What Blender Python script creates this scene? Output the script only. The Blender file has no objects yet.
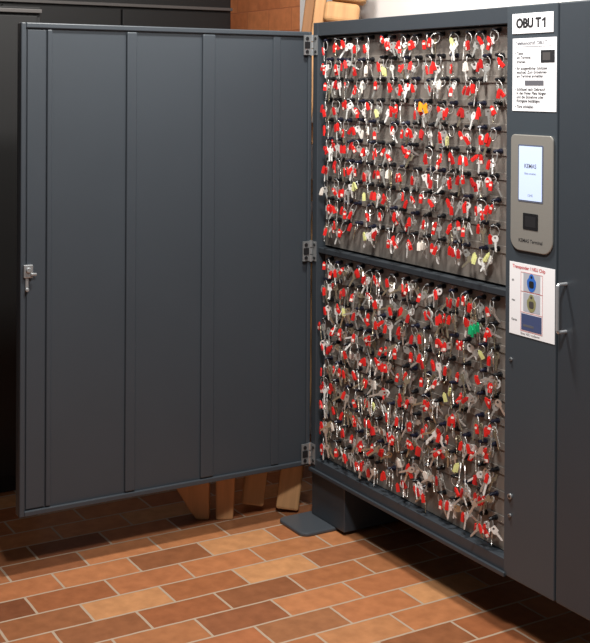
import bpy, bmesh, math, random
from mathutils import Vector, Matrix
random.seed(31)
sc=bpy.context.scene
COL=sc.collection
sc.view_settings.view_transform='Standard'
ZB,ZT=0.17,1.67
def lin(c):
    return tuple(((x/255)/12.92 if x/255<=.04045 else ((x/255+.055)/1.055)**2.4) for x in c)
# ---------------- materials
def mat(name,rgb,rough=.5,metal=0.,noise=0.,scale=20.,bump=0.,bscale=200.,emit=0.,stretch=None,coat=0.):
    m=bpy.data.materials.new(name);m.use_nodes=True
    nt=m.node_tree;b=nt.nodes['Principled BSDF']
    c=lin(rgb)
    b.inputs['Base Color'].default_value=(*c,1);b.inputs['Roughness'].default_value=rough;b.inputs['Metallic'].default_value=metal
    b.inputs['Coat Weight'].default_value=coat
    tc=nt.nodes.new('ShaderNodeTexCoord')
    mp=nt.nodes.new('ShaderNodeMapping');nt.links.new(tc.outputs['Object'],mp.inputs['Vector'])
    if stretch: mp.inputs['Scale'].default_value=stretch
    n=nt.nodes.new('ShaderNodeTexNoise');n.inputs['Scale'].default_value=scale;n.inputs['Detail'].default_value=4
    nt.links.new(mp.outputs[0],n.inputs['Vector'])
    if noise>0:
        r=nt.nodes.new('ShaderNodeMix');r.data_type='RGBA'
        r.inputs[6].default_value=(*[x*(1-noise) for x in c],1);r.inputs[7].default_value=(*[min(1,x*(1+noise)) for x in c],1)
        nt.links.new(n.outputs['Fac'],r.inputs[0]);nt.links.new(r.outputs[2],b.inputs['Base Color'])
    if bump>0:
        n2=nt.nodes.new('ShaderNodeTexNoise');n2.inputs['Scale'].default_value=bscale
        nt.links.new(mp.outputs[0],n2.inputs['Vector'])
        bp=nt.nodes.new('ShaderNodeBump');bp.inputs['Strength'].default_value=bump;bp.inputs['Distance'].default_value=.002
        nt.links.new(n2.outputs['Fac'],bp.inputs['Height']);nt.links.new(bp.outputs[0],b.inputs['Normal'])
    if emit>0:
        b.inputs['Emission Color'].default_value=(*c,1);b.inputs['Emission Strength'].default_value=emit
    return m
M={}
M['paint']=mat('anthracite_paint',(51,57,63),.45,0,.06,6,.08,900)
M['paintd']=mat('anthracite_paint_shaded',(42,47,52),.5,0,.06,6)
M['paintcol']=mat('anthracite_paint_column',(59,66,72),.4,0,.05,6,.08,900)
M['panel']=mat('panel_grey',(128,121,114),.5,.2,.10,30)
M['rail']=mat('rail_grey',(134,127,120),.45,.3,.10,40)
M['slot']=mat('rail_slot',(70,67,66),.6)
M['fob']=mat('fob_black',(14,15,20),.35)
M['fobblue']=mat('fob_dark_blue',(22,24,42),.35)
M['silver']=mat('nickel_silver',(202,200,194),.3,.65,.14,90)
M['bright']=mat('bright_nickel',(238,237,233),.3,.3,.05,90)
M['brass']=mat('brass_nickel',(176,166,142),.3,.7,.1,90)
M['wire']=mat('steel_wire',(205,203,200),.3,.55)
M['red']=mat('red_plastic',(208,38,34),.35,0,.08,60)
M['redd']=mat('dark_red_plastic',(176,32,32),.35,0,.08,60)
M['white']=mat('white_plastic',(224,216,206),.4,0,.03,60)
M['yellow']=mat('pale_yellow_plastic',(208,210,140),.4,0,.05,60)
M['green']=mat('green_plastic',(20,165,105),.4,0,.05,60)
M['orange']=mat('orange_plastic',(250,150,25),.4,0,.05,60)
M['paper']=mat('white_paper',(236,236,238),.7,0,.02,15)
M['ink']=mat('black_ink',(20,20,24),.7)
M['inkg']=mat('grey_ink',(90,90,96),.7)
M['inkr']=mat('red_ink',(196,62,66),.7)
M['term']=mat('brushed_silver_housing',(154,151,144),.36,.4,.05,60,stretch=(1,1,12))
M['screen']=mat('lit_screen',(186,202,236),.2,0,.02,5,emit=.38)
M['screentop']=mat('screen_frame',(92,98,114),.25)
M['black']=mat('black_rubber',(26,26,28),.4)
M['chrome']=mat('satin_chrome',(190,192,195),.25,.6,.05,60)
M['zinc']=mat('zinc_plated',(165,167,168),.32,.7,.1,60)
M['wood']=mat('pale_pallet_wood',(182,136,90),.75,0,.32,9,.3,60,stretch=(6,6,.6))
M['woodd']=mat('brown_rack_wood',(178,128,84),.75,0,.3,9,.3,60,stretch=(6,6,.6))
M['woodb']=mat('dark_brown_timber',(128,88,54),.8,0,.3,9,.3,60,stretch=(6,6,.6))
M['dark']=mat('black_cabinet_paint',(8,7,7),.6,0,.1,5)
M['darktrim']=mat('grey_trim',(88,84,82),.4,.1)
M['plaster']=mat('white_plaster',(242,239,236),.85,0,.03,12,.3,150)
M['plaster2']=mat('beige_plaster',(240,224,216),.85,0,.04,12,.3,150)
M['blue']=mat('blue_fob_print',(50,104,190),.5)
M['navy']=mat('navy_print',(66,78,116),.5)
M['olive']=mat('olive_print',(140,138,96),.5)
M['pic']=mat('photo_print_pale',(176,180,188),.5)
M['foot']=mat('foot_paint',(66,71,76),.35,0,.05,6)

def brickmat(name,c1,mort,bw,rh,ms,swap,off=(0,0,0),rough=.5):
    m=bpy.data.materials.new(name);m.use_nodes=True;nt=m.node_tree;b=nt.nodes['Principled BSDF']
    L=nt.links.new
    g=nt.nodes.new('ShaderNodeNewGeometry');s=nt.nodes.new('ShaderNodeSeparateXYZ');L(g.outputs['Position'],s.inputs[0])
    cb=nt.nodes.new('ShaderNodeCombineXYZ')
    L(s.outputs[swap[0]],cb.inputs[0]);L(s.outputs[swap[1]],cb.inputs[1])
    ad=nt.nodes.new('ShaderNodeVectorMath');ad.operation='ADD';ad.inputs[1].default_value=off;L(cb.outputs[0],ad.inputs[0])
    nz=nt.nodes.new('ShaderNodeTexNoise');nz.inputs['Scale'].default_value=18;L(ad.outputs[0],nz.inputs['Vector'])
    sc_=nt.nodes.new('ShaderNodeVectorMath');sc_.operation='SCALE';sc_.inputs['Scale'].default_value=.004;L(nz.outputs['Color'],sc_.inputs[0])
    a2=nt.nodes.new('ShaderNodeVectorMath');a2.operation='ADD';L(ad.outputs[0],a2.inputs[0]);L(sc_.outputs[0],a2.inputs[1])
    br=nt.nodes.new('ShaderNodeTexBrick');L(a2.outputs[0],br.inputs['Vector'])
    br.offset=.5;br.offset_frequency=2
    br.inputs['Scale'].default_value=1;br.inputs['Brick Width'].default_value=bw;br.inputs['Row Height'].default_value=rh
    br.inputs['Mortar Size'].default_value=ms;br.inputs['Mortar Smooth'].default_value=.2;br.inputs['Bias'].default_value=0
    br.inputs['Color1'].default_value=(0,0,0,1);br.inputs['Color2'].default_value=(1,1,1,1);br.inputs['Mortar'].default_value=(.5,.5,.5,1)
    cr=nt.nodes.new('ShaderNodeValToRGB');L(br.outputs['Color'],cr.inputs[0])
    cr.color_ramp.elements[0].color=(*lin(c1[0]),1);cr.color_ramp.elements[1].color=(*lin(c1[-1]),1)
    for i,cc in enumerate(c1[1:-1]):
        e=cr.color_ramp.elements.new((i+1)/(len(c1)-1));e.color=(*lin(cc),1)
    n1=nt.nodes.new('ShaderNodeTexNoise');n1.inputs['Scale'].default_value=24;n1.inputs['Detail'].default_value=6;L(g.outputs['Position'],n1.inputs['Vector'])
    r1=nt.nodes.new('ShaderNodeValToRGB');r1.color_ramp.elements[0].position=.32;r1.color_ramp.elements[0].color=(.84,.83,.82,1)
    r1.color_ramp.elements[1].position=.68;r1.color_ramp.elements[1].color=(1.07,1.07,1.06,1);L(n1.outputs['Fac'],r1.inputs[0])
    mx=nt.nodes.new('ShaderNodeMix');mx.data_type='RGBA';mx.blend_type='MULTIPLY';mx.inputs[0].default_value=1
    L(cr.outputs['Color'],mx.inputs[6]);L(r1.outputs[0],mx.inputs[7])
    m2=nt.nodes.new('ShaderNodeMix');m2.data_type='RGBA';L(br.outputs['Fac'],m2.inputs[0]);L(mx.outputs[2],m2.inputs[6]);m2.inputs[7].default_value=(*lin(mort),1)
    L(m2.outputs[2],b.inputs['Base Color'])
    b.inputs['Roughness'].default_value=rough
    inv=nt.nodes.new('ShaderNodeMath');inv.operation='SUBTRACT';inv.inputs[0].default_value=1;L(br.outputs['Fac'],inv.inputs[1])
    n3=nt.nodes.new('ShaderNodeTexNoise');n3.inputs['Scale'].default_value=60;L(g.outputs['Position'],n3.inputs['Vector'])
    mm=nt.nodes.new('ShaderNodeMath');mm.operation='MULTIPLY_ADD';mm.inputs[1].default_value=.2;L(n3.outputs['Fac'],mm.inputs[0]);L(inv.outputs[0],mm.inputs[2])
    bp=nt.nodes.new('ShaderNodeBump');bp.inputs['Strength'].default_value=.4;bp.inputs['Distance'].default_value=.003
    L(mm.outputs[0],bp.inputs['Height']);L(bp.outputs[0],b.inputs['Normal'])
    return m
M['floor']=brickmat('terracotta_brick_floor',[(122,74,50),(184,122,80),(150,90,58),(200,144,98),(132,80,54),(188,124,82),(164,100,66)],(178,156,134),.24,.12,.004,('Y','X'),(0.06,0.0,0),rough=.25)
M['brickwall']=brickmat('terracotta_tile_wall',[(206,124,76),(216,134,84),(200,118,72)],(186,110,70),.2,.1,.003,('X','Z'),rough=.6)

# ---------------- mesh builder
class MB:
    def __init__(s): s.bm=bmesh.new()
    def _mi(s,faces,mi):
        for f in faces: f.material_index=mi
    def box(s,a,b,mi=0):
        a=Vector(a);b=Vector(b);c=(a+b)/2;d=b-a
        r=bmesh.ops.create_cube(s.bm,size=1)
        mt=Matrix.Translation(c)@Matrix.Diagonal((*d,1))
        bmesh.ops.transform(s.bm,matrix=mt,verts=r['verts'])
        s._mi({f for v in r['verts'] for f in v.link_faces},mi);return s
    def cyl(s,p0,p1,r0,r1=None,seg=16,mi=0):
        p0=Vector(p0);p1=Vector(p1);d=p1-p0
        r=bmesh.ops.create_cone(s.bm,cap_ends=True,segments=seg,radius1=r0,radius2=r0 if r1 is None else r1,depth=d.length)
        q=d.to_track_quat('Z','Y').to_matrix().to_4x4()
        bmesh.ops.transform(s.bm,matrix=Matrix.Translation((p0+p1)/2)@q,verts=r['verts'])
        s._mi({f for v in r['verts'] for f in v.link_faces},mi);return s
    def torus(s,c,R,r,axis='Y',n=18,m=6,mi=0,sz=1.):
        vs=[]
        for i in range(n):
            a=2*math.pi*i/n
            row=[]
            for j in range(m):
                b=2*math.pi*j/m
                x=(R+r*math.cos(b))*math.cos(a);z=(R*sz+r*math.cos(b))*math.sin(a);y=r*math.sin(b)
                row.append(s.bm.verts.new(Vector(c)+Vector((x,y,z))))
            vs.append(row)
        for i in range(n):
            for j in range(m):
                f=s.bm.faces.new([vs[i][j],vs[(i+1)%n][j],vs[(i+1)%n][(j+1)%m],vs[i][(j+1)%m]]);f.material_index=mi;f.smooth=True
        return s
    def poly(s,pts,y0,y1,mi=0):
        A=[s.bm.verts.new((x,y0,z)) for x,z in pts];B=[s.bm.verts.new((x,y1,z)) for x,z in pts]
        n=len(pts)
        fs=[s.bm.faces.new(A),s.bm.faces.new(B[::-1])]
        for i in range(n): fs.append(s.bm.faces.new([A[i],B[i],B[(i+1)%n],A[(i+1)%n]]))
        s._mi(fs,mi);return s
    def polyz(s,pts,z0,z1,mi=0):
        A=[s.bm.verts.new((x,y,z0)) for x,y in pts];B=[s.bm.verts.new((x,y,z1)) for x,y in pts]
        n=len(pts)
        fs=[s.bm.faces.new(A),s.bm.faces.new(B[::-1])]
        for i in range(n): fs.append(s.bm.faces.new([A[i],B[i],B[(i+1)%n],A[(i+1)%n]]))
        s._mi(fs,mi);return s
    def ringplate(s,c,outer,inner,y0,y1,mi=0):
        n=len(outer)
        V=[[s.bm.verts.new((x,y,z)) for x,z in L] for L,y in ((outer,y0),(inner,y0),(outer,y1),(inner,y1))]
        for i in range(n):
            j=(i+1)%n
            for q in ([V[0][i],V[0][j],V[1][j],V[1][i]],[V[2][i],V[3][i],V[3][j],V[2][j]],[V[0][i],V[2][i],V[2][j],V[0][j]],[V[1][i],V[1][j],V[3][j],V[3][i]]):
                s.bm.faces.new(q).material_index=mi
        return s
    def mesh(s,name,mats):
        bmesh.ops.recalc_face_normals(s.bm,faces=s.bm.faces)
        me=bpy.data.meshes.new(name);s.bm.to_mesh(me);s.bm.free()
        for m in mats: me.materials.append(M[m])
        return me
    def obj(s,name,mats,parent=None,loc=(0,0,0),bevel=0,seg=2,label=None,cat=None):
        o=bpy.data.objects.new(name,s.mesh(name,mats));COL.objects.link(o)
        o.location=loc
        if parent: o.parent=parent
        if bevel:
            b=o.modifiers.new('bevel','BEVEL');b.width=bevel;b.segments=seg;b.limit_method='ANGLE'
        if label:o['label']=label
        if cat:o['category']=cat
        return o
def empty(name,loc=(0,0,0),label=None,cat=None,parent=None):
    o=bpy.data.objects.new(name,None);COL.objects.link(o);o.location=loc;o.empty_display_size=.05
    if label:o['label']=label
    if cat:o['category']=cat
    if parent:o.parent=parent
    return o
def text(name,s,size,x,y,z,m,parent,align='LEFT',bold=0.,sx=1.,extra=None,embold=0.):
    cu=bpy.data.curves.new(name,'FONT');cu.body=s;cu.size=size;cu.align_x=align;cu.align_y='CENTER';cu.offset=bold
    t=bpy.data.objects.new('tmp',cu);COL.objects.link(t)
    dg=bpy.context.evaluated_depsgraph_get();dg.update()
    me=bpy.data.meshes.new_from_object(t.evaluated_get(dg));bpy.data.objects.remove(t)
    me.transform(Matrix.Translation((x,y,z))@Matrix.Rotation(math.pi/2,4,'X')@Matrix.Diagonal((sx,1,1,1)))
    if extra or embold:
        bm=bmesh.new();bm.from_mesh(me)
        if embold:
            base=bm.verts[:]+bm.edges[:]+bm.faces[:]
            for k,(dx,dz) in enumerate(((embold,0),(-embold,0),(0,embold*.7),(0,-embold*.7),(embold*.7,embold*.5),(-embold*.7,-embold*.5),(-embold*.7,embold*.5),(embold*.7,-embold*.5))):
                r=bmesh.ops.duplicate(bm,geom=base)
                bmesh.ops.translate(bm,vec=(dx,-.00001*(k+1),dz),verts=[g for g in r['geom'] if isinstance(g,bmesh.types.BMVert)])
        if extra: bm.faces.new([bm.verts.new((px,y,pz)) for px,pz in extra])
        bm.to_mesh(me);bm.free()
    me.materials.clear();me.materials.append(M[m]);me.name=name
    o=bpy.data.objects.new(name,me);COL.objects.link(o);o.parent=parent
    return o
def rrect(x0,x1,z0,z1,r,n=5,rb=None):
    P=[]
    rb=rb or r
    for cx,cz,a0,q in ((x1-r,z1-r,0,r),(x0+r,z1-r,90,r),(x0+rb,z0+rb,180,rb),(x1-rb,z0+rb,270,rb)):
        for i in range(n+1):
            a=math.radians(a0+90*i/n);P.append((cx+q*math.cos(a),cz+q*math.sin(a)))
    return P
def circ(cx,cz,rx,rz,n=16): return [(cx+rx*math.cos(2*math.pi*i/n),cz+rz*math.sin(2*math.pi*i/n)) for i in range(n)]
def struct(o): o['kind']='structure';return o

# ---------------- room
WY=.5;WX=-1.6
struct(MB().box((WX-.1,-5,-.05),(5,WY+.1,0)).obj('floor',['floor']))
struct(MB().box((-.93,WY,0),(5,WY+.1,2.8)).box((WX,WY,0),(-.93,WY+.1,2.8),1).obj('wall_back',['plaster','brickwall']))
struct(MB().box((WX-.1,-5,0),(WX,WY+.1,2.8)).obj('wall_left',['plaster2']))
def locker(y0,y1,h,ht,label,xf=-1.41):
    e=empty('storage_locker',(xf-.19,(y0+y1)/2,0),label,'locker')
    w=(y1-y0)/2
    MB().box((WX+.01-(xf-.19),-w+.002,.0),(.17,w-.002,h)).obj('body',['dark'],e,bevel=.003)
    MB().box((.172,-w+.02,.06),(.19,-.004,ht-.01)).box((.172,.004,.06),(.19,w-.02,ht-.01)).obj('door',['dark'],e,bevel=.003)
    MB().box((.172,-w+.004,ht),(.192,w-.004,ht+.014)).obj('trim_strip',['darktrim'],e,bevel=.002,label='grey metal trim strip')
    MB().box((.19,-.03,h*.5),(.205,-.02,h*.5+.12)).obj('handle',['dark'],e,bevel=.002)
locker(-.66,.43,1.98,1.800,'tall black metal locker with grey top trim beside tiled wall')
locker(-1.66,-.69,1.738,1.715,'deep black metal locker against the pale side wall',-.74)
locker(-2.66,-1.67,1.738,1.715,'deep black metal locker against the pale side wall',-.74)
# ---------------- pallet
def frame(B,T,S):
    B=Vector(B);T=Vector(T);up=(T-B);Lh=up.length;up.normalize()
    S=Vector(S).normalized();S=(S-up*S.dot(up)).normalized();N=S.cross(up)
    R=Matrix((S,N,up)).transposed().to_4x4();R.translation=B
    return R,Lh
def pallet(B,T,S,w,label):
    R,Lh=frame(B,T,S)
    e=empty('wooden_pallet',(0,0,0),label,'pallet');e.matrix_world=R
    for x in (-w/2+.04,w/2-.03):
        MB().box((x-.045,-.045,0.0),(x+.033,.045,Lh)).obj('stringer',['wood'],e,bevel=.008)
    MB().box((-w/2-.005,.0455,.35),(-w/2+.03,.075,Lh)).obj('batten',['woodb'],e,bevel=.005,label='dark brown timber batten')
    for i in range(9):
        z=.27+(Lh-.35)*i/8
        MB().box((-w/2,-.063,z-.04),(w/2,-.046,z+.04)).obj('slat',['wood'],e,bevel=.002)
    for z,dx in ((.9,0),(1.66,.01),(1.745,-.012),(1.83,.008),(1.915,0)):
        MB().box((-w*.08+dx,.0455,z-.039),(w/2+.02+dx,.115,z+.039)).obj('block',['wood'],e,bevel=.018,seg=4)
pallet((-.145,-.075,.012),(-.365,.335,1.98),(.5,.86,0),.19,'pale wooden pallet leaning upright behind the open cabinet door')
R_,_=frame((-.195,-.31,0),(-.195,-.31,1),(.5,.86,0))
rk=empty('wooden_rack',(0,0,0),'brown wooden rack frame with slanted brace feet','rack');rk.matrix_world=R_
MB().poly([(.048,0),(.106,0),(.116,.25),(.116,1.3),(.046,1.3),(.046,.25)],-.03,.03).obj('post',['woodd'],rk,bevel=.006)
MB().poly([(.026,0.0),(-.016,.0),(-.04,.030),(-.09,.11),(-.09,.22),(.026,.22)],-.03,.03).obj('brace',['woodd'],rk,bevel=.006)
MB().box((-.09,-.02,.2205),(-.03,.02,1.3)).obj('post',['woodd'],rk,bevel=.003)
for z in (.32,.7,1.2): MB().box((-.09,-.05,z-.03),(.11,-.031,z+.03)).obj('crossbar',['woodd'],rk,bevel=.002)

# ---------------- key cabinet
cab=empty('key_cabinet',(0,0,0),'anthracite steel key cabinet with open door and tagged keys','cabinet')
XO=.985;D=.40;XE=2.02
fr=.045
b=MB()
b.box((0,.0,ZB),(.03,D,ZT))
b.box((.03,.0,ZT-fr),(XO,D,ZT)).box((.03,.0,ZB),(XO,D,ZB+.04))
b.box((.03,.06,ZB+.04),(XO,D,ZT-fr))
b.box((XO,.03,ZB),(XE,D,ZT))
b.obj('body',['paint'],cab,bevel=.002)
MB().box((0.0,-.010,ZB-.004),(XO+.01,-.0005,ZB+.008)).obj('bottom_lip',['paint'],cab,bevel=.002)
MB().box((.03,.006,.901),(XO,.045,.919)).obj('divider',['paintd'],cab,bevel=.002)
XL,XR=.034,XO-.004
cols=15;rows=10
pitchx=.0608;x0=.078
mods=[(.926,ZT-fr-.003,.0655),(ZB+.043,.896,.0655)]
rowz=[]
for (z0,z1,ph) in mods:
    p=MB().box((XL,.032,z0),(XR,.058,z1)).obj('key_panel',['panel'],cab)
    zs=[]
    for r in range(rows):
        zc=z1-.012-ph*r
        zs.append(zc)
        MB().box((XL+.003,.0288,zc-.010),(XR-.003,.0318,zc+.010)).obj('hook_rail',['rail'],p,bevel=.001)
    rowz.append(zs)
col=MB().box((XO+.002,-.004,ZB),(1.178,.03,ZT)).obj('control_column',['paintcol'],cab,bevel=.003)
d2=MB().box((1.184,-.004,ZB),(XE,.028,ZT)).obj('door',['paint'],cab,bevel=.004)
h=MB()
hx=1.215
pts=[(hx,-.004,.972),(hx,-.028,.972),(hx,-.033,.967),(hx,-.033,.859),(hx,-.028,.854),(hx,-.004,.854)]
for i in range(5): h.cyl(pts[i],pts[i+1],.0045,seg=12)
h.obj('handle',['chrome'],d2,label='satin chrome bow handle')
for z,r in ((.385,.008),(.335,.005),(.745,.005)):
    MB().cyl((1.014,-.005,z),(1.014,-.009,z),r,r*.9,20).cyl((1.014,-.009,z),(1.014,-.0100,z),r*.45,seg=12,mi=1).obj('lock',['zinc','black'],cab)
MB().box((-.012,.012,.012),(.19,.34,ZB-.001)).obj('foot',['paint'],cab,bevel=.003)
MB().polyz(rrect(-.037,.135,-.11,.13,.03),0,.012).obj('foot_plate',['foot'],cab,bevel=.004)
MB().box((1.7,.012,.012),(1.95,.34,ZB-.001)).box((1.72,-.1,0),(1.89,.13,.012)).obj('foot',['paint'],cab,bevel=.003)
zt2,zb2=ZT-.03,ZB+.015
door=MB()
door.box((-.035,-1.002,zb2),(-.006,-.006,zt2))
door.box((-.006,-1.002,zb2),(.004,-.987,zt2)).box((-.006,-.020,zb2),(.004,-.006,zt2))
door.box((-.006,-.987,zt2-.016),(.004,-.020,zt2)).box((-.006,-.987,zb2),(.004,-.020,zb2+.016))
do=door.obj('door',['paint'],cab,bevel=.003)
MB().box((-.0055,-.982,zb2+.02),(-.001,-.925,zt2-.02)).obj('edge_profile',['paint'],do,bevel=.002)
for yc,w,hh in ((-.914,.016,.002),(-.653,.034,.003),(-.389,.046,.003),(-.138,.028,-.001)):
    MB().box((-.0058,yc-w/2,zb2+.019),(hh,yc+w/2,zt2-.019)).obj('stiffener',['paint'],do,bevel=.006 if hh>0 else .003,seg=4)
z=.900
MB().box((-.005,-.994,z-.010),(.012,-.966,z+.028)).cyl((.012,-.980,z+.013),(.018,-.980,z+.013),.008).box((.0,-.988,z-.045),(.008,-.978,z-.010))\
  .cyl((.008,-.983,z-.045),(.012,-.983,z-.045),.006).box((.012,-.974,z-.004),(.017,-.956,z+.004)).obj('latch',['zinc'],do,bevel=.002,label='zinc plated latch')
for z in (1.595,.905,.225):
    hm=MB().box((.004,-.040,z-.033),(.009,-.012,z+.033)).box((.0,-.0035,z-.033),(.030,-.0008,z+.033))
    hm.cyl((.008,-.009,z-.035),(.008,-.009,z-.013),.0055,seg=14).cyl((.008,-.009,z-.010),(.008,-.009,z+.010),.0055,seg=14).cyl((.008,-.009,z+.013),(.008,-.009,z+.035),.0055,seg=14)
    for zz in (-.022,.022):
        hm.cyl((.009,-.029,z+zz),(.012,-.029,z+zz),.006,seg=12,mi=1).cyl((.022,-.0035,z+zz),(.022,-.0065,z+zz),.005,seg=12,mi=1)
    hm.box((.009,-.038,z-.011),(.011,-.018,z+.011),1)
    hm.obj('hinge',['zinc','black'],cab,label='zinc plated hinge with black screws')
# terminal
FY=-.004
t=MB().poly(rrect(1.012,1.170,1.035,1.335,.014,8,.034),FY-.0004,FY-.006).obj('terminal',['term'],cab,bevel=.002,label='brushed silver access terminal with lit screen')
MB().poly(rrect(1.042,1.136,1.163,1.310,.003),FY-.0058,FY-.0068).obj('screen_bezel',['screentop'],t)
MB().poly(rrect(1.046,1.132,1.167,1.306,.002),FY-.0069,FY-.0074).obj('screen',['screen'],t,label='pale blue lit screen')
text('lettering','KEMAS',.015,1.089,FY-.0077,1.255,'inkg',t,'CENTER',.0002,1.0)
text('lettering','Bitte anmelden',.007,1.089,FY-.0077,1.236,'inkg',t,'CENTER')
text('lettering','12:45',.009,1.089,FY-.0077,1.18,'inkg',t,'CENTER')
MB().poly(rrect(1.062,1.118,1.092,1.134,.002),FY-.0058,FY-.007,0).poly(rrect(1.070,1.110,1.099,1.127,.002),FY-.0071,FY-.0073,1).obj('fingerprint_sensor',['black','ink'],t)
text('lettering','KEMAS Terminal',.013,1.090,FY-.0063,1.062,'ink',t,'CENTER',.0002)
# sign
sg=MB().box((1.010,FY-.002,1.596),(1.164,FY-.0003,1.648)).obj('sign',['paper'],None,bevel=.0008,label='white sign reading OBU T1 in bold black letters',cat='sign')
ox,oz,hh=1.1300,1.6095,.0255
one=[(ox,oz),(ox+.0068,oz),(ox+.0068,oz+hh),(ox+.0012,oz+hh),(ox-.0070,oz+hh*.80),(ox-.0070,oz+hh*.60),(ox,oz+hh*.73)]
text('lettering','OBU T',.0335,1.0260,FY-.0024,1.6220,'ink',sg,'LEFT',.0004,.93,extra=one,embold=.0016)
def frameRect(mb,x0,x1,z0,z1,y,t,mi): 
    for a,b2 in (((x0,z0),(x1,z0+t)),((x0,z1-t),(x1,z1)),((x0,z0),(x0+t,z1)),((x1-t,z0),(x1,z1))): mb.box((a[0],y-.0003,a[1]),(b2[0],y,b2[1]),mi)
    return mb
YP=FY-.0015
n1=MB().box((1.012,YP,1.396),(1.176,FY-.0003,1.584)).obj('notice',['paper'],None,label='white paper notice with underlined heading and small photograph',cat='notice')
YT=YP-.0003
text('lettering','Telefonnotruf: OBU T1',.0132,1.022,YT,1.571,'inkg',n1,'LEFT',.0001,embold=.0003)
MB().box((1.022,YT-.0001,1.5615),(1.160,YT+.0002,1.5628)).obj('heading_underline',['inkg'],n1)
MB().box((1.119,YT-.0002,1.520),(1.170,YT+.0002,1.552)).box((1.126,YT-.0004,1.526),(1.154,YT-.0003,1.546),1).obj('photograph',['ink','slot'],n1)
lines=[('• Taste',1.545,.0105),('  am Terminal',1.534,.0105),('  drücken',1.523,.0105),('• Ihr ausgewählter Schlüssel',1.506,.0108),('  leuchtet. Zum Entnehmen',1.496,.0108),('  am Terminal anmelden.',1.486,.0108),
 ('• Schlüssel nach Gebrauch',1.452,.0108),('  in den freien Platz hängen',1.442,.0108),('  und die Entnahme oder',1.432,.0108),('  Rückgabe bestätigen.',1.422,.0108),('• Türe schließen',1.407,.0108)]
for s,z,sz in lines:
    text('lettering',s,sz,1.022,YT,z,'ink',n1,bold=.0001,embold=.00015)
MB().box((1.060,YT-.0002,1.462),(1.130,YT+.0002,1.475)).obj('picture_print',['inkg'],n1)
n2=MB().box((1.006,YP,.814),(1.176,FY-.0003,1.002)).obj('notice',['paper'],None,label='white paper notice with red heading and key fob pictures',cat='notice')
text('lettering','Transponder / NEU Chip',.0120,1.018,YT,.991,'inkr',n2,'LEFT',.0001,embold=.0002)
frameRect(MB(),1.050,1.132,.828,.980,YT,.0007,0).box((1.050,YT-.0003,.930),(1.132,YT,.9307)).box((1.050,YT-.0003,.876),(1.132,YT,.8767)).obj('table_lines',['inkr'],n2)
def fobpic(zc,m1,m2):
    P=[(1.091+.017*math.cos(a)*(1 if math.sin(a)<0.3 else .75),zc+.0232*math.sin(a)) for a in [2*math.pi*i/24 for i in range(24)]]
    MB().box((1.060,YT-.0002,zc-.0238),(1.123,YT,zc+.0238),2).poly(P,YT-.0003,YT-.0006).poly(circ(1.091,zc+.015,.004,.0035),YT-.0007,YT-.0009,1).poly(rrect(1.082,1.100,zc-.013,zc+.005,.005),YT-.0007,YT-.0009,1).obj('fob_picture',[m1,m2,'pic'],n2)
fobpic(.9555,'blue','ink');fobpic(.9035,'olive','slot')
MB().box((1.053,YT-.0004,.831),(1.129,YT,.873)).box((1.06,YT-.0006,.84),(1.10,YT-.0004,.846),1).obj('card_picture',['navy','inkg'],n2)
for s,z in (('alt',.955),('neu',.903),('Karte',.852)): text('lettering',s,.009,1.015,YT,z,'ink',n2,bold=.0001)
text('lettering','Bitte NEU codieren',.009,1.050,YT,.821,'ink',n2)
# ---------------- keys
def keymesh(kind,m,sx,sz):
    b=MB();th=.0011
    if kind==0: o=circ(0,-.010,.0145,.0125);n=16
    elif kind==1: 
        o=[(max(-.0125,min(.0125,x*1.35)),max(-.0225,min(.0015,-.0105+(z+.0105)*1.3))) for x,z in circ(0,-.0105,.0135,.012)]
    else: o=[(x*(1.12 if z<-.012 else .9),z) for x,z in circ(0,-.013,.0135,.0155)]
    i_=circ(0,-.0065,.0052,.0042)
    b.ringplate(None,o,i_,-th,th)
    zt=-.021 if kind!=2 else -.027
    L=.036 if kind!=2 else .040
    w=.0048
    P=[(w,zt+.003),(w,zt-.006)]
    zz=zt-.008;k=0
    while zz>zt-L+.006:
        P+= [(w-.0002,zz),(w-[.0035,.002,.0042,.0026][k%4],zz-.0025)];zz-=.0048;k+=1
    P+=[(w-.002,zt-L+.002),(0,zt-L),(-w,zt-L+.005),(-w,zt+.003)]
    b.poly(P,-th*.8,th*.8)
    bmesh.ops.scale(b.bm,vec=(sx,1,sz),verts=b.bm.verts)
    return b.mesh('key',[m])
KU=[keymesh(k,m,.66,.76) for k in (0,1,2) for m in ('silver','silver','silver','bright','bright','brass')]
KL=[keymesh(k,m,.64,.86) for k in (0,1,2) for m in ('silver','silver','silver','bright','brass','brass')]
def fobmesh(m):
    b=MB()
    b.cyl((0,0,0),(0,-.006,0),.0074,seg=14).cyl((0,-.006,0),(0,-.018,-.001),.0052,.0048,seg=14).cyl((0,-.018,-.001),(0,-.026,-.003),.0060,.0034,seg=14)
    return b.mesh('fob',[m])
FOBS=[fobmesh('fob'),fobmesh('fob'),fobmesh('fobblue')]
RINGS=[MB().torus((0,0,-R*s),R,.0011,n=20,m=5,sz=s).mesh('ring',['wire']) for R,s in ((.0105,1.),(.0125,1.2),(.008,2.0))]
RH=[.021,.030,.032]
def tagmesh(m,win=0):
    b=MB()
    P=[(-.0052,-.004),(-.0052,-.0250),(.0052,-.0250),(.0052,-.004),(.0025,-.002),(.002,.001),(-.002,.001),(-.0025,-.002)]
    b.poly(P,-.0020,.0020)
    if win==1: b.box((-.0040,-.0024,-.0238),(.0040,-.0020,-.0155),1).box((-.0040,.0020,-.0238),(.0040,.0024,-.0155),1)
    elif win==2: b.box((-.0040,-.0024,-.0120),(.0040,-.0020,-.0060),1).box((-.0040,.0020,-.0120),(.0040,.0024,-.0060),1)
    else: b.box((-.0012,-.0026,-.020),(.0012,-.0020,-.008),0)
    return b.mesh('tag',[m,'white'])
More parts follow.
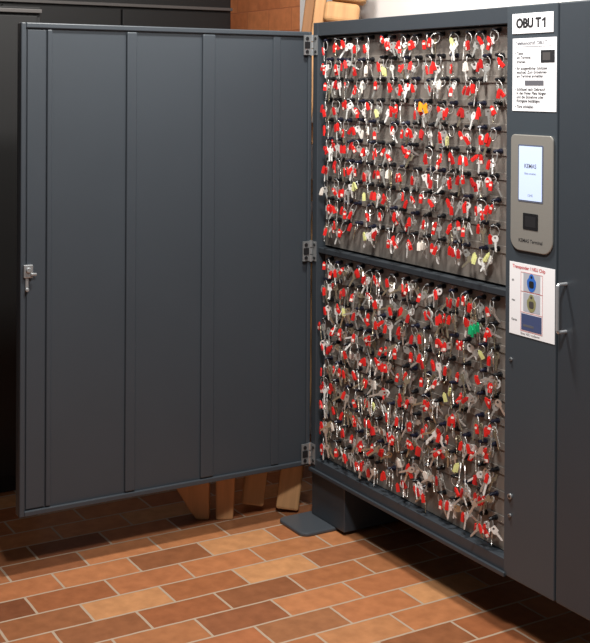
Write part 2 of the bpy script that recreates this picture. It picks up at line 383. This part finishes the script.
TAG={'red':[tagmesh('red'),tagmesh('red'),tagmesh('redd'),tagmesh('red',1),tagmesh('red',2)]}
for c in ('white','yellow','green','orange'): TAG[c]=[tagmesh(c)]
def inst(name,me,par,loc,rot):
    o=bpy.data.objects.new(name,me);COL.objects.link(o);o.parent=par;o.location=loc;o.rotation_euler=rot;return o
R=random
LB={'red':'silver keys with red plastic tag on black plug fob','white':'silver keys with white tag on black plug fob','yellow':'silver keys with pale yellow tag on black plug fob','green':'silver keys with green tag on black plug fob','orange':'silver keys with bright orange tag on black plug fob'}
for mi,zs in enumerate(rowz):
    for r,zc in enumerate(zs):
        for c in range(cols):
            x=x0+pitchx*c+R.uniform(-.012,.012)
            x=max(.066,min(XR-.014,x))
            y=.0283
            edge=(c==0)
            u=R.random()
            tc='red' if u<.89 else 'white' if u<.93 else 'yellow' if u<.985 else 'red'
            if mi==0 and r==3 and c==9: tc='orange'
            if mi==1 and r==1 and c==13: tc='green'
            e=empty('key_bunch',(x,y,zc+R.uniform(-.003,.003)),LB[tc],'keys')
            e['group']='keys hanging in the cabinet'
            inst('fob',R.choice(FOBS),e,(0,0,0),(R.uniform(-.1,.05),R.uniform(0,6),R.uniform(-.15,.15)))
            ri=R.randrange(3)
            tl=R.gauss(0,.3 if mi==0 else .4)
            if edge: tl=-abs(tl)*.6
            inst('ring',RINGS[ri],e,(0,-.021,-.001),(R.uniform(-.1,.1),tl,R.uniform(-.9,1.1)))
            bx=-math.sin(tl)*RH[ri];bz=-math.cos(tl)*RH[ri]
            nt=R.choice([1,2,2])
            if tc in('orange','green'): nt=4
            for k in range(nt):
                inst('tag',R.choice(TAG[tc]),e,(bx*.8+R.uniform(-.014,.014),-.030-R.uniform(0,.008),bz+.003+R.uniform(-.004,.016)),(R.uniform(-.1,.1),tl*.5+R.gauss(0,.3),R.uniform(-.4,1.0)))
            nk=R.choice([3,4,4,5] if mi else [1,2,2,3])
            for k in range(nk):
                a=tl*.6+R.gauss(0,.4 if mi==0 else .7)
                a=max(-1.3,min(1.3,a))
                if edge: a=-abs(a)*.5
                inst('key',R.choice(KL if mi and r<rows-1 else KU),e,(bx+R.uniform(-.016,.016),-.016+.004*k-R.uniform(0,.018),bz+.002+R.uniform(-.002,.012)),(R.uniform(-.12,.06),a,R.uniform(-.9,1.1)))

# ---------------- lights
def area(name,loc,target,sx,sy,p,col=(1,1,1)):
    l=bpy.data.lights.new(name,'AREA');l.shape='RECTANGLE';l.size=sx;l.size_y=sy;l.energy=p;l.color=col
    o=bpy.data.objects.new(name,l);COL.objects.link(o);o.location=loc
    o.rotation_euler=(Vector(target)-Vector(loc)).to_track_quat('-Z','Y').to_euler();return o
area('overhead_light',(.72,-.52,2.75),(.40,-.6,0),.25,.15,58,(1,.97,.92))
area('overhead_light',(2.05,-1.10,2.75),(.5,-.1,.9),.35,.22,58,(1,.98,.96))  # fill lamp added to light the keys and door from the front
w=bpy.data.worlds.new('world');sc.world=w;w.use_nodes=True
w.node_tree.nodes['Background'].inputs[0].default_value=(.88,.94,1,1);w.node_tree.nodes['Background'].inputs[1].default_value=.11
# ---------------- camera
cx,cy,cz,yaw,pitch,roll,f,ppy=3.37,-2.05426,1.45519,2.60939,-.00688,.00565,1173.94,94.9
fw=Vector((math.cos(pitch)*math.cos(yaw),math.cos(pitch)*math.sin(yaw),math.sin(pitch)))
r=fw.cross(Vector((0,0,1))).normalized();u=r.cross(fw)
r2=r*math.cos(roll)+u*math.sin(roll);u2=-r*math.sin(roll)+u*math.cos(roll)
cd=bpy.data.cameras.new('camera');co=bpy.data.objects.new('camera',cd);COL.objects.link(co)
mw=Matrix((r2,u2,-fw)).transposed().to_4x4();mw.translation=(cx,cy,cz);co.matrix_world=mw
cd.sensor_width=36;cd.lens=f/643*36;cd.shift_y=-(321.5-ppy)/643;cd.clip_start=.01
sc.camera=co
